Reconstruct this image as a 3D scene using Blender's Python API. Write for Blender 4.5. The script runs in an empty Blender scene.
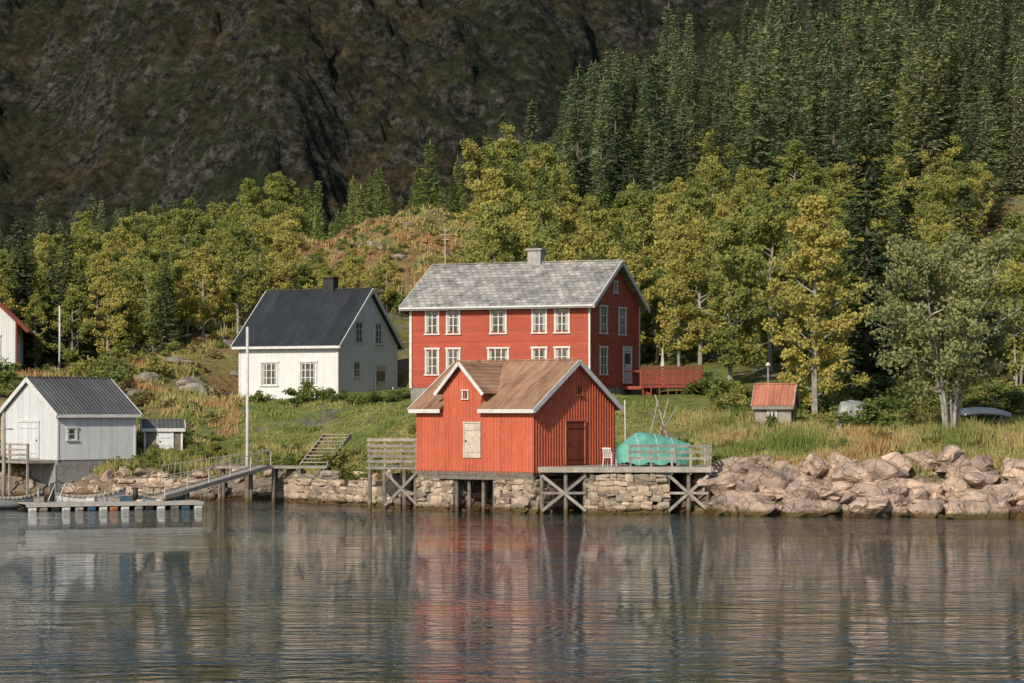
import bpy, math, random
import numpy as np
from mathutils import Vector, Matrix, noise
random.seed(7); rng=np.random.default_rng(7)
S=bpy.context.scene
S.view_settings.view_transform='Standard'; S.view_settings.look='None'; S.view_settings.exposure=0
R=math.radians
# ------------------------------------------------------------ mesh builder
class MB:
    def __init__(s): s.v=[];s.f=[];s.m=[];s.t=[];s.mats=[]
    def mi(s,mat):
        if mat not in s.mats: s.mats.append(mat)
        return s.mats.index(mat)
    def add(s,vs,fs,mat,t=0.5):
        o=len(s.v); i=s.mi(mat)
        s.v.extend([tuple(v) for v in vs]); s.f.extend([tuple(o+k for k in f) for f in fs])
        s.m.extend([i]*len(fs)); s.t.extend([t]*len(vs))
    BF=[(0,3,2,1),(4,5,6,7),(0,1,5,4),(1,2,6,5),(2,3,7,6),(3,0,4,7)]
    def box(s,x0,x1,y0,y1,z0,z1,mat,t=.5):
        s.add([(x0,y0,z0),(x1,y0,z0),(x1,y1,z0),(x0,y1,z0),(x0,y0,z1),(x1,y0,z1),(x1,y1,z1),(x0,y1,z1)],MB.BF,mat,t)
    def beam(s,p0,p1,w,h,mat,t=.5):
        p0=Vector(p0);p1=Vector(p1);d=(p1-p0).normalized()
        up=Vector((0,0,1)) if abs(d.z)<.95 else Vector((0,1,0))
        a=d.cross(up).normalized()*(w/2); b=a.cross(d).normalized()*(h/2)
        s.add([p0-a-b,p0+a-b,p0+a+b,p0-a+b,p1-a-b,p1+a-b,p1+a+b,p1-a+b],MB.BF,mat,t)
    def tube(s,pts,rad,n,mat,t=.5):
        pts=[Vector(p) for p in pts]; vs=[];fs=[]
        for i,p in enumerate(pts):
            d=(pts[min(i+1,len(pts)-1)]-pts[max(i-1,0)]).normalized()
            up=Vector((0,0,1)) if abs(d.z)<.9 else Vector((1,0,0))
            a=d.cross(up).normalized(); b=a.cross(d)
            for k in range(n):
                g=2*math.pi*k/n
                vs.append(p+(a*math.cos(g)+b*math.sin(g))*rad[i])
        for i in range(len(pts)-1):
            for k in range(n):
                k2=(k+1)%n
                fs.append((i*n+k,i*n+k2,(i+1)*n+k2,(i+1)*n+k))
        fs.append(tuple(range(n))[::-1]); fs.append(tuple((len(pts)-1)*n+k for k in range(n)))
        s.add(vs,fs,mat,t)
    def prism(s,poly,z0,z1,mat):
        n=len(poly)
        vs=[(p[0],p[1],z0) for p in poly]+[(p[0],p[1],z1) for p in poly]
        fs=[tuple(range(n))[::-1],tuple(range(n,2*n))]+[(k,(k+1)%n,n+(k+1)%n,n+k) for k in range(n)]
        s.add(vs,fs,mat)
    def slab(s,q,th,mat):
        q=[Vector(p) for p in q]; nn=(q[1]-q[0]).cross(q[2]-q[0]).normalized()
        if nn.z<0: nn=-nn
        s.add(q+[p+nn*th for p in q],MB.BF,mat)
    def mesh(s,name,smooth=False):
        me=bpy.data.meshes.new(name); me.from_pydata(s.v,[],s.f)
        for m in s.mats: me.materials.append(m)
        me.polygons.foreach_set('material_index',s.m)
        if smooth: me.polygons.foreach_set('use_smooth',[True]*len(s.f))
        a=me.attributes.new('tint','FLOAT','POINT'); a.data.foreach_set('value',s.t)
        me.update(); return me
    def obj(s,name,parent=None,smooth=False):
        o=bpy.data.objects.new(name,s.mesh(name,smooth)); S.collection.objects.link(o)
        if parent: o.parent=parent
        return o
def empty(name,loc=(0,0,0),rz=0):
    o=bpy.data.objects.new(name,None); o.location=loc; o.rotation_euler=(0,0,rz); o.empty_display_size=.3
    S.collection.objects.link(o); return o
def inst(name,me,loc,rz=0,sc=(1,1,1),parent=None):
    o=bpy.data.objects.new(name,me); o.location=loc;o.rotation_euler=(0,0,rz);o.scale=sc
    S.collection.objects.link(o)
    if parent:o.parent=parent
    return o
# ------------------------------------------------------------ materials
class N:
    def __init__(s,name):
        s.mat=bpy.data.materials.new(name); s.mat.use_nodes=True; s.nt=s.mat.node_tree
        s.b=s.nt.nodes['Principled BSDF']; s.out=s.nt.nodes['Material Output']
    def n(s,typ,**kw):
        x=s.nt.nodes.new(typ)
        for k,v in kw.items(): setattr(x,k,v)
        return x
    def l(s,a,b): s.nt.links.new(a,b)
    def coord(s,sc=(1,1,1)):
        tc=s.n('ShaderNodeTexCoord'); m=s.n('ShaderNodeMapping'); m.inputs['Scale'].default_value=sc
        s.l(tc.outputs['Object'],m.inputs['Vector']); return m.outputs['Vector']
    def noise(s,vec,scale,detail=5,rough=.6,dist=0):
        x=s.n('ShaderNodeTexNoise'); x.inputs['Scale'].default_value=scale; x.inputs['Detail'].default_value=detail
        x.inputs['Roughness'].default_value=rough; x.inputs['Distortion'].default_value=dist
        if vec is not None: s.l(vec,x.inputs['Vector'])
        return x.outputs['Fac']
    def ramp(s,fac,stops):
        x=s.n('ShaderNodeValToRGB'); e=x.color_ramp.elements
        while len(e)<len(stops): e.new(.5)
        for i,(p,c) in enumerate(stops):
            e[i].position=p; e[i].color=(*c,1) if not isinstance(c,(int,float)) else (c,c,c,1)
        s.l(fac,x.inputs['Fac']); return x.outputs['Color']
    def mix(s,fac,a,b,mode='MIX'):
        x=s.n('ShaderNodeMix',data_type='RGBA',blend_type=mode)
        for sock,val in ((x.inputs[0],fac),(x.inputs[6],a),(x.inputs[7],b)):
            if isinstance(val,(int,float)): sock.default_value=val
            elif isinstance(val,tuple): sock.default_value=(*val,1)
            else: s.l(val,sock)
        return x.outputs[2]
    def math(s,op,a,b=0):
        x=s.n('ShaderNodeMath',operation=op)
        for i,v in enumerate((a,b)):
            if isinstance(v,(int,float)): x.inputs[i].default_value=v
            else: s.l(v,x.inputs[i])
        return x.outputs[0]
    def bump(s,h,strength=.5,dist=.05,prev=None):
        x=s.n('ShaderNodeBump'); x.inputs['Strength'].default_value=strength; x.inputs['Distance'].default_value=dist
        s.l(h,x.inputs['Height'])
        if prev is not None: s.l(prev,x.inputs['Normal'])
        s.l(x.outputs['Normal'],s.b.inputs['Normal']); return x.outputs['Normal']
    def fin(s,col,rough=.8,spec=.3):
        if isinstance(col,tuple): s.b.inputs['Base Color'].default_value=(*col,1)
        else: s.l(col,s.b.inputs['Base Color'])
        s.b.inputs['Roughness'].default_value=rough; s.b.inputs['Specular IOR Level'].default_value=spec
        return s.mat
def noisemat(name,c1,c2,scale=3,rough=.85,bump=.4,bscale=12,bdist=.03,st=(1,1,1),lo=.35,hi=.65,wet=False,spec=.3,island=0,crack=0):
    m=N(name); v=m.coord(st); f=m.noise(v,scale,7,.65); c=m.ramp(f,[(lo,c1),(hi,c2)])
    f2=m.noise(v,scale*5,4,.6); c=m.mix(.4,c,m.ramp(f2,[(.3,.25),(.7,1.0)]),'MULTIPLY')
    g=m.n('ShaderNodeNewGeometry')
    if island: c=m.mix(island,c,m.ramp(g.outputs['Random Per Island'],[(0,(.35,.34,.34)),(.5,(.9,.85,.8)),(1,(1.5,1.4,1.3))]),'MULTIPLY')
    nb=None
    if crack:
        vo=m.n('ShaderNodeTexVoronoi',feature='DISTANCE_TO_EDGE'); vo.inputs['Scale'].default_value=crack
        vm=m.n('ShaderNodeMix',data_type='RGBA',blend_type='ADD'); vm.inputs[0].default_value=.6; m.l(v,vm.inputs[6])
        nz=m.n('ShaderNodeTexNoise'); nz.inputs['Scale'].default_value=1.2; m.l(v,nz.inputs['Vector']); m.l(nz.outputs['Color'],vm.inputs[7]); m.l(vm.outputs[2],vo.inputs['Vector'])
        cr=m.ramp(vo.outputs['Distance'],[(0,.0),(.035,1.0)]); c=m.mix(.65,c,m.mix(1,cr,(.35,.33,.3),'LIGHTEN'),'MULTIPLY'); nb=m.bump(cr,.6,.04)
    if wet:
        sx=m.n('ShaderNodeSeparateXYZ'); m.l(g.outputs['Position'],sx.inputs[0])
        zz=m.math('ADD',sx.outputs['Z'],m.math('MULTIPLY',f2,.35))
        k=m.ramp(zz,[(.34,1.0),(.52,0.0)]); c=m.mix(k,c,(.085,.055,.022))
    m.bump(m.noise(v,bscale,6,.65),bump,bdist,nb)
    return m.fin(c,rough,spec)
def boardmat(name,c1,c2,width=.15,axis='v',rough=.7,dirt=(.5,.45,.4),dirtamt=.35,bump=.6):
    m=N(name); tc=m.n('ShaderNodeTexCoord'); sx=m.n('ShaderNodeSeparateXYZ'); m.l(tc.outputs['Object'],sx.inputs[0])
    if axis=='v': u=m.math('ADD',sx.outputs['X'],sx.outputs['Y'])
    else: u=sx.outputs['Z']
    u=m.math('DIVIDE',m.math('ADD',u,50.03),width)
    fl=m.math('FLOOR',u); fr=m.math('FRACT',u)
    wn=m.n('ShaderNodeTexWhiteNoise',noise_dimensions='1D'); m.l(fl,wn.inputs['W'])
    c=m.mix(wn.outputs['Value'],c1,c2)
    st=(6,6,.7) if axis=='v' else (.7,.7,6)
    f=m.noise(m.coord(st),1.2,7,.7); c=m.mix(dirtamt,c,m.ramp(f,[(.35,dirt),(.6,(1,1,1))]),'MULTIPLY')
    fl2=m.noise(m.coord((1,1,.6)),.7,5,.6); c=m.mix(dirtamt*.8,c,m.ramp(fl2,[(.35,dirt),(.6,(1,1,1))]),'MULTIPLY')
    gr=m.ramp(fr,[(0,0.0),(.1,1.0)])
    if axis=='h': gr=m.ramp(fr,[(0,0.0),(.08,.45),(1,1.0)])
    c=m.mix(.4,c,m.ramp(fr,[(0,.35),(.12,1.0)]),'MULTIPLY')
    b=m.bump(gr,bump,.02); m.bump(f,.25,.01,b)
    return m.fin(c,rough)
M={}
M['white']=noisemat('white_paint',(.66,.66,.645),(.56,.56,.535),1.5,.6,.1)
M['redhouse']=boardmat('red_house_cladding',(.42,.088,.05),(.35,.072,.042),.16,'h',.65,dirtamt=.35)
M['redboat']=boardmat('red_boathouse_boards',(.60,.15,.078),(.46,.11,.06),.22,'v',.75,dirt=(.55,.47,.42),dirtamt=.55)
M['redbat']=noisemat('red_batten',(.48,.115,.06),(.62,.155,.08),3,.75,.2)
M['whitewall']=boardmat('white_house_cladding',(.63,.64,.64),(.59,.60,.595),.16,'v',.6,dirt=(.75,.74,.7),dirtamt=.4)
M['shedwall']=boardmat('shed_cladding',(.60,.615,.63),(.51,.535,.55),.15,'v',.65,dirt=(.65,.65,.62),dirtamt=.4)
M['greywood']=noisemat('weathered_wood',(.37,.34,.30),(.21,.19,.165),2.5,.85,.4,20,.01,island=.4)
M['darkwood']=noisemat('wet_piling_wood',(.22,.19,.155),(.12,.10,.08),3,.7,.4,20,.01,wet=True)
M['concrete']=noisemat('concrete',(.30,.29,.27),(.2,.19,.175),1.5,.9,.3,wet=True)
M['trimgrey']=noisemat('old_pale_door',(.66,.57,.48),(.42,.36,.3),2.2,.8,.2)
M['doorred']=boardmat('dark_red_door',(.22,.045,.03),(.16,.035,.025),.16,'v')
M['rock']=noisemat('shore_rock',(.56,.425,.335),(.27,.215,.18),1.1,.9,.9,3.5,.14,wet=True,lo=.38,hi=.64,island=.45,crack=.9)
M['hrock']=noisemat('hillside_rock',(.33,.295,.26),(.15,.14,.12),1.1,.9,.9,3.5,.14,lo=.38,hi=.64,island=.4,crack=.9)
M['stone']=noisemat('foundation_stone',(.46,.38,.30),(.24,.20,.165),1.6,.9,.7,6,.05,wet=True,island=.75)
M['gap']=noisemat('dark_joint_mortar',(.05,.04,.03),(.03,.025,.02),3)  # dark mortar backing behind the stones
M['steel']=noisemat('galvanised_pole',(.6,.6,.58),(.45,.45,.44),2,.5,.1)
M['brick']=noisemat('chimney_plaster',(.42,.41,.39),(.28,.27,.26),3,.9,.4)
M['black']=noisemat('black_flashing',(.02,.02,.02),(.035,.035,.035),3,.6,.2)
def corr(name,c1,c2,c3,wave=.2,rough=.6,bstr=.6,patch=.8,st=(3,.6,.6)):
    m=N(name); v=m.coord(); tc=m.coord(st)
    f=m.noise(tc,.9,8,.7,.3); c=m.ramp(f,[(.3,c1),(.5,c2),(.68,c3)])
    f2=m.noise(v,patch,5,.7); c=m.mix(.45,c,m.ramp(f2,[(.35,.45),(.6,1.0)]),'MULTIPLY')
    sx=m.n('ShaderNodeSeparateXYZ'); m.l(v,sx.inputs[0])
    sh=m.math('FLOOR',m.math('DIVIDE',m.math('ADD',sx.outputs['X'],20),.8)); wn=m.n('ShaderNodeTexWhiteNoise',noise_dimensions='1D'); m.l(sh,wn.inputs['W'])
    c=m.mix(.45,c,m.ramp(wn.outputs['Value'],[(0,(.6,.58,.56)),(1,(1.35,1.3,1.25))]),'MULTIPLY')
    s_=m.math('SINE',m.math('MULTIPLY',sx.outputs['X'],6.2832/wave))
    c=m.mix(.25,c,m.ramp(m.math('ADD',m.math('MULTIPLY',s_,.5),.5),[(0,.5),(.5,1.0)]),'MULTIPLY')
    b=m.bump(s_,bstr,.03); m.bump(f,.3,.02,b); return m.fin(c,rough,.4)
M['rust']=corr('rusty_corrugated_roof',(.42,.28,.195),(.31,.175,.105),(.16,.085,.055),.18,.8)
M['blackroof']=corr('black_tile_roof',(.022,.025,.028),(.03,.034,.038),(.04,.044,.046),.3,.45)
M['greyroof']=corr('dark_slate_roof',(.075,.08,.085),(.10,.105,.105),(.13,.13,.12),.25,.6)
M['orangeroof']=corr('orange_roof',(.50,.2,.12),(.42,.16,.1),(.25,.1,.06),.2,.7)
m=N('lichen_slate_roof'); tc=m.n('ShaderNodeTexCoord'); sx=m.n('ShaderNodeSeparateXYZ'); m.l(tc.outputs['Object'],sx.inputs[0])
cb=m.n('ShaderNodeCombineXYZ'); m.l(sx.outputs['X'],cb.inputs[0]); m.l(m.math('MULTIPLY',sx.outputs['Z'],1.9),cb.inputs[1])
br=m.n('ShaderNodeTexBrick'); m.l(cb.outputs[0],br.inputs['Vector']); br.inputs['Scale'].default_value=1
br.inputs['Brick Width'].default_value=.42; br.inputs['Row Height'].default_value=.36; br.inputs['Mortar Size'].default_value=.022
br.inputs['Color1'].default_value=(.33,.32,.30,1); br.inputs['Color2'].default_value=(.20,.195,.185,1); br.inputs['Mortar'].default_value=(.09,.09,.085,1)
f=m.noise(m.coord(),1.1,8,.75); c=m.mix(.8,br.outputs['Color'],m.ramp(f,[(.36,(.36,.33,.28)),(.5,(1,1,1)),(.63,(1.45,1.42,1.35))]),'MULTIPLY')
m.bump(br.outputs['Fac'],-.6,.02); M['slate']=m.fin(c,.8)
m=N('window_glass'); f=m.noise(m.coord(),.8,2); m.fin(m.ramp(f,[(.4,(.012,.015,.018)),(.6,(.05,.055,.06))]),.08,.8); M['glass']=m.mat
m=N('window_curtain'); M['curtain']=m.fin((.32,.31,.29),.8)
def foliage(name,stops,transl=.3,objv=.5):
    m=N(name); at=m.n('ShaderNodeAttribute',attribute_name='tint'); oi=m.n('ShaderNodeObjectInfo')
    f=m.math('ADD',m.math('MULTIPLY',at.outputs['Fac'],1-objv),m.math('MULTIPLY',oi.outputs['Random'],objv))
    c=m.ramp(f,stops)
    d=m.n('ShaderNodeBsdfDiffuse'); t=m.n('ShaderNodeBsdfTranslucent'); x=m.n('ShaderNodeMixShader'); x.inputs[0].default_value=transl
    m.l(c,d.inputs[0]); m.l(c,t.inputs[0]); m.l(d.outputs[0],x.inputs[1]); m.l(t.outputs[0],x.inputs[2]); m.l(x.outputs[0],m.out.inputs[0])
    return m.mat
M['spruce']=foliage('spruce_needles',[(.1,(.075,.105,.055)),(.5,(.165,.21,.10)),(.8,(.27,.29,.135)),(.95,(.34,.27,.14))],.25,.6)
M['dspruce']=foliage('dark_spruce_needles',[(.1,(.045,.062,.034)),(.5,(.088,.115,.055)),(.9,(.16,.18,.08))],.2,.3)
M['larch']=foliage('young_spruce_needles',[(.1,(.12,.165,.055)),(.5,(.235,.285,.09)),(.9,(.35,.37,.12))],.3)
M['birch']=foliage('birch_leaves',[(.05,(.13,.165,.05)),(.35,(.25,.27,.078)),(.65,(.38,.355,.10)),(.95,(.50,.41,.11))],.4,.55)
M['rowan']=foliage('willow_leaves',[(.1,(.15,.175,.075)),(.5,(.27,.285,.125)),(.9,(.39,.37,.17))],.35)
M['bush']=foliage('bush_leaves',[(.1,(.08,.115,.035)),(.5,(.17,.205,.06)),(.9,(.31,.285,.085))],.35,.6)
M['heather']=foliage('heather_leaves',[(.1,(.14,.105,.05)),(.5,(.26,.18,.08)),(.9,(.34,.28,.11))],.3,.6)
M['grassb']=foliage('grass_blades',[(.05,(.15,.195,.05)),(.45,(.29,.285,.095)),(.8,(.45,.38,.17)),(1,(.42,.26,.12))],.3,0)
M['bark']=noisemat('birch_bark',(.42,.40,.36),(.16,.145,.13),3,.9,.3)
M['dbark']=noisemat('spruce_bark',(.14,.11,.085),(.08,.065,.05),3,.9,.3)
# ------------------------------------------------------------ terrain
def smooth(x,a,b):
    t=min(1,max(0,(x-a)/(b-a))); return t*t*(3-2*t)
SX=[-90,-60,-28,-12,-6,-3,6,10,24,60,120];SY=[158,150,142,138.5,129,125,124.5,119,116.5,110,105]
def shore(x): return float(np.interp(x,SX,SY))
PT=[-60,-6,0,1.2,3.5,12,22,30,40,60];PZ=[-6,-1.5,-.05,.8,1.8,3.2,4.6,5.5,6.5,9]
TX=[-120,-60,-30,-19,-11,-3,8,25,45,80,140]
TY=[160,200,230,260,300,350,420,520]
TZ=np.array([[5,6,6,6,6.5,6.5,7,7.5,8,8,8],
[8,9,10,13,14,13,10.5,12,14,15,16],
[10,12,15,20.5,22.8,22.8,16,18,21,22,24],
[12,14,17,19,21,21.5,23,29,31,32,34],
[13,14,17,19,20,22,31.5,38,40,41,45],
[10,11,14,16,18,22,33,41,45,50,54],
[5,5,8,9,10,14,22,33,43,50,56],
[0,0,2,3,4,6,10,18,28,36,42]],float)
def far(x,y):
    rows=[np.interp(x,TX,TZ[j]) for j in range(len(TY))]
    return float(np.interp(y,TY,rows))
PADS=[(1.5,152.5,8.5,6.0),(-13.6,170.5,7.5,4.95),(-38,180,9,7.4)]
def zat(x,y):
    t=y-shore(x)
    z=float(np.interp(t,PT,PZ)); w=smooth(y,150,176)
    z+=.5*smooth(x,9,12)*smooth(t,1,3.5)*(1-smooth(t,8,22))
    if w>0: z=z*(1-w)+far(x,y)*w
    amp=.14+.5*smooth(t,2,8)*(.4+.6*smooth(y,150,185))+1.3*smooth(y,185,215)
    z+=amp*noise.fractal(Vector((x*.12,y*.12,1.3)),.9,2.0,6)
    z+=.12*smooth(t,-1,2)*noise.noise(Vector((x*.9,y*.9,4)))
    for px,py,r,pz in PADS:
        k=math.exp(-(((x-px)**2+(y-py)**2)/(r*r))**2); z=z*(1-k)+pz*k
    return z
xs=np.unique(np.concatenate([np.linspace(-400,-70,18),np.linspace(-70,-32,40),np.arange(-32,32,.5),np.linspace(32,80,44),np.linspace(80,400,16)]))
ys=np.unique(np.concatenate([np.linspace(70,112,6),np.arange(112,150,.5),np.arange(150,190,.9),np.arange(190,250,1.1),np.arange(250,320,2.6),np.linspace(320,560,36)]))
vs=[];cols=[]
def lerp(a,b,k): return tuple(a[i]*(1-k)+b[i]*k for i in range(3))
for y in ys:
    for x in xs:
        z=zat(x,y); vs.append((x,y,z)); t=y-shore(x)
        n1=noise.fractal(Vector((x*.09,y*.09,7)),1,2,4)
        wild=lerp((.18,.19,.06),(.14,.12,.05),smooth(n1,-.3,.4))
        heath=lerp((.27,.175,.085),(.22,.20,.08),smooth(n1,-.25,.3))
        lawn=lerp((.16,.21,.055),(.26,.26,.095),smooth(n1,-.25,.3))
        ochre=lerp((.30,.26,.10),(.19,.21,.06),smooth(n1,-.3,.3))
        c=wild
        kh=max(smooth(y,196,206)*(1-smooth(y,250,260))*smooth(x,-24,-18)*(1-smooth(x,0,4)), smooth(y,150,158)*(1-smooth(y,190,205))*(1-smooth(x,-20,-16)), smooth(y,190,205)*smooth(x,34,42)*(1-smooth(y,240,260)))
        c=lerp(c,heath,kh)
        kl=smooth(t,5,8)*(1-smooth(y,164,170))*smooth(x,-24,-19)*(1-smooth(x,13,16)); c=lerp(c,lawn,kl)
        ko=smooth(x,8,11)*smooth(t,1.5,3)*(1-smooth(y,140,146)); c=lerp(c,ochre,ko*(1-kl*.6))
        kr=(1-smooth(t,2.0,4)); c=lerp(c,(.28,.22,.165),kr)
        cols.extend((*c,1))
nx,ny=len(xs),len(ys)
fs=[(j*nx+i,j*nx+i+1,(j+1)*nx+i+1,(j+1)*nx+i) for j in range(ny-1) for i in range(nx-1)]
me=bpy.data.meshes.new('ground'); me.from_pydata(vs,[],fs); me.polygons.foreach_set('use_smooth',[True]*len(fs))
a=me.color_attributes.new('Col','FLOAT_COLOR','POINT'); a.data.foreach_set('color',cols)
m=N('ground_vegetation'); at=m.n('ShaderNodeVertexColor',layer_name='Col'); v=m.coord()
f=m.noise(v,1.6,8,.75); c=m.mix(.85,at.outputs['Color'],m.ramp(f,[(.34,(.3,.32,.28)),(.5,(1,1,1)),(.66,(1.55,1.4,1.15))]),'MULTIPLY')
f3=m.noise(v,.28,8,.68); c=m.mix(m.ramp(f3,[(.57,0.0),(.61,.8)]),c,m.mix(m.ramp(f,[(.4,0.0),(.6,1.0)]),(.13,.125,.10),(.27,.25,.21)))
g=m.n('ShaderNodeNewGeometry'); sx=m.n('ShaderNodeSeparateXYZ'); m.l(g.outputs['Position'],sx.inputs[0])
c=m.mix(m.ramp(m.math('ADD',sx.outputs['Z'],m.math('MULTIPLY',f,.5)),[(.45,1.0),(.7,0.0)]),c,(.09,.055,.02))
m.bump(m.noise(v,4,8,.75),1,.35); me.materials.append(m.fin(c,.95,.1))
ground=bpy.data.objects.new('ground',me); S.collection.objects.link(ground)
# mountain
def mz(x,y):
    b=(min(y,745)-462)*.66+ (max(0,y-745))*-.25
    w=30*(noise.fractal(Vector((x*.013,y*.006,2.)),1,2.1,5))-16*abs(noise.noise(Vector((x*.012+3,y*.005,9))))
    q=noise.fractal(Vector((x*.04,y*.04,b*.01)),.8,2.1,5)
    st=b+w; ph=st/13+q*1.5+x*.008; fr=ph-math.floor(ph); ledge=(smooth(fr,.4,.8)-fr)*9
    mask=smooth(noise.fractal(Vector((x*.012+9,y*.012,4)),1,2,3),-.1,.35)
    z=st+ledge*mask+6*abs(q)+2.6*noise.fractal(Vector((x*.16,y*.16,5)),.6,2,4)
    gx=x-(-55-.2*(y-640)+6*noise.noise(Vector((y*.03,0,0)))); z-=8*math.exp(-(gx/8)**2)
    gx=x-(20-.18*(y-640)); z-=7*math.exp(-(gx/6)**2)
    return z*smooth(y,460,500)-3
xs=np.unique(np.concatenate([np.linspace(-900,-190,45),np.arange(-190,200,1.25),np.linspace(200,1000,50)])); ys=np.unique(np.concatenate([np.arange(470,530,4),np.arange(530,750,1.15),np.linspace(752,1300,30)])); vs=[]
for y in ys:
    for x in xs: vs.append((x,y,mz(x,y)))
nx,ny=len(xs),len(ys)
fs=[(j*nx+i,j*nx+i+1,(j+1)*nx+i+1,(j+1)*nx+i) for j in range(ny-1) for i in range(nx-1)]
me=bpy.data.meshes.new('mountain'); me.from_pydata(vs,[],fs); me.polygons.foreach_set('use_smooth',[True]*len(fs))
m=N('shaded_mountain_scrub_rock'); v=m.coord((1,1,1)); f=m.noise(v,.018,10,.68,.3)
f2=m.noise(m.coord((1,.75,1.2)),.45,9,.8,.1); f4=m.noise(m.coord((1,1,1.3)),.07,8,.72)
c=m.ramp(f,[(.38,(.022,.029,.015)),(.5,(.032,.034,.019)),(.6,(.056,.045,.026))])  # scrub and rock tones kept dark: cloud shade painted into the colour
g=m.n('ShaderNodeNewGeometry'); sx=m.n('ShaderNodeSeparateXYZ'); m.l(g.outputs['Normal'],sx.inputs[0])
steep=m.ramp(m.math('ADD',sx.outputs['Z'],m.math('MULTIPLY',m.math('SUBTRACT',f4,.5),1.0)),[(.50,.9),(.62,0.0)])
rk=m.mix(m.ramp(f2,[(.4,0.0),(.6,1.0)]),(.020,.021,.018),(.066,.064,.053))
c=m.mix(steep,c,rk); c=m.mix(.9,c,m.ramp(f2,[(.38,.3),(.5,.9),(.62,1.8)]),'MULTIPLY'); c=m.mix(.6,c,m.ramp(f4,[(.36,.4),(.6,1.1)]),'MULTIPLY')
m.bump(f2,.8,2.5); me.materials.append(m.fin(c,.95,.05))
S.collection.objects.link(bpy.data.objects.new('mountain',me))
# water
mb=MB()
m=N('sea_water'); 
n1=m.noise(m.coord((.42,1,1)),1.7,2,.5,.6); n2=m.noise(m.coord((.5,1,1)),5.5,3,.55,.4); n3=m.noise(m.coord((.3,1,1)),.09,4,.6); n4=m.noise(m.coord((.6,1,1)),.4,2,.5)
h=m.math('ADD',m.math('MULTIPLY',n1,1.0),m.math('ADD',m.math('MULTIPLY',n2,.24),m.math('MULTIPLY',n4,.35)))
h=m.math('MULTIPLY',h,m.ramp(n3,[(.36,.40),(.64,1.3)]))
m.bump(h,1,.105); m.b.inputs['IOR'].default_value=1.33; M['water']=m.fin((.010,.022,.021),.01,.5)
mb.add([(-1500,-400,0),(1500,-400,0),(1500,460,0),(-1500,460,0)],[(0,1,2,3)],M['water']); mb.obj('sea_water')
# ------------------------------------------------------------ buildings
def gable_house(name,loc,rz,L,W,zb,ze,zr,wall,roof,trim='white',ov=.35,og=.35,found='concrete',zf=-1.0,fascia=True,cut=None,corner=True,th=.1):
    E=empty(name,(loc[0],loc[1],0),rz); k=(zr-ze)/(W/2)
    mb=MB(); w=M[wall]
    mb.add([(0,0,zb),(L,0,zb),(L,W,zb),(0,W,zb),(0,0,ze),(L,0,ze),(L,W,ze),(0,W,ze),(0,W/2,zr),(L,W/2,zr)],
      [(0,1,5,4),(2,3,7,6),(1,2,6,9,5),(3,0,4,8,7)],w)
    mb.obj('walls',E)
    if zf is not None:
        mb=MB(); mb.box(.04,L-.04,.04,W-.04,zf,zb+.02,M[found]); mb.obj('foundation',E)
    mb=MB(); r=M[roof]; o=.02
    def fs(x0,x1,y0): mb.slab([(x0,y0,ze+y0*k+o),(x1,y0,ze+y0*k+o),(x1,W/2,zr+o),(x0,W/2,zr+o)],th,r)
    if cut: fs(-og,cut[0],-ov); fs(cut[0]+.003,cut[1]-.003,cut[2]); fs(cut[1],L+og,-ov)
    else: fs(-og,L+og,-ov)
    mb.slab([(-og,W/2,zr+o),(L+og,W/2,zr+o),(L+og,W+ov,ze-ov*k+o),(-og,W+ov,ze-ov*k+o)],th,r)
    mb.beam((-og,W/2,zr+th+.05),(L+og,W/2,zr+th+.05),.22,.07,r)
    mb.obj('roof',E)
    mb=MB(); t=M[trim]
    for xx in (-og-.03,L+og+.03):
        for sg in (1,-1):
            mb.beam((xx,W/2-sg*(W/2+ov+.03),ze-(ov+.03)*k+.02),(xx,W/2,zr+.02),.05,.24,t)
    if fascia:
        if cut:
            mb.box(-og,cut[0],-ov-.045,-ov-.005,ze-ov*k-.1,ze-ov*k+.09,t); mb.box(cut[1],L+og,-ov-.045,-ov-.005,ze-ov*k-.1,ze-ov*k+.09,t)
        else: mb.box(-og,L+og,-ov-.045,-ov-.005,ze-ov*k-.1,ze-ov*k+.09,t)
    if corner:
        for (x,y) in ((0,0),(L,0),(L,W),(0,W)):
            mb.box(x-.08 if x else -.03,x+.03 if x else .08,y-.08 if y else -.035,y+.035 if y else .08,zb-.02,ze-.03,t)
    mb.obj('bargeboards_and_trim',E)
    return E
def wmap(L,W,side):
    if side=='front': return lambda a,o,z:(a,-o,z)
    if side=='right': return lambda a,o,z:(L+o,a,z)
    if side=='left': return lambda a,o,z:(-o,a,z)
def pbox(mb,f,a0,a1,o0,o1,z0,z1,mat):
    mb.add([f(a0,o0,z0),f(a1,o0,z0),f(a1,o1,z0),f(a0,o1,z0),f(a0,o0,z1),f(a1,o0,z1),f(a1,o1,z1),f(a0,o1,z1)],MB.BF,mat)
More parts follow.
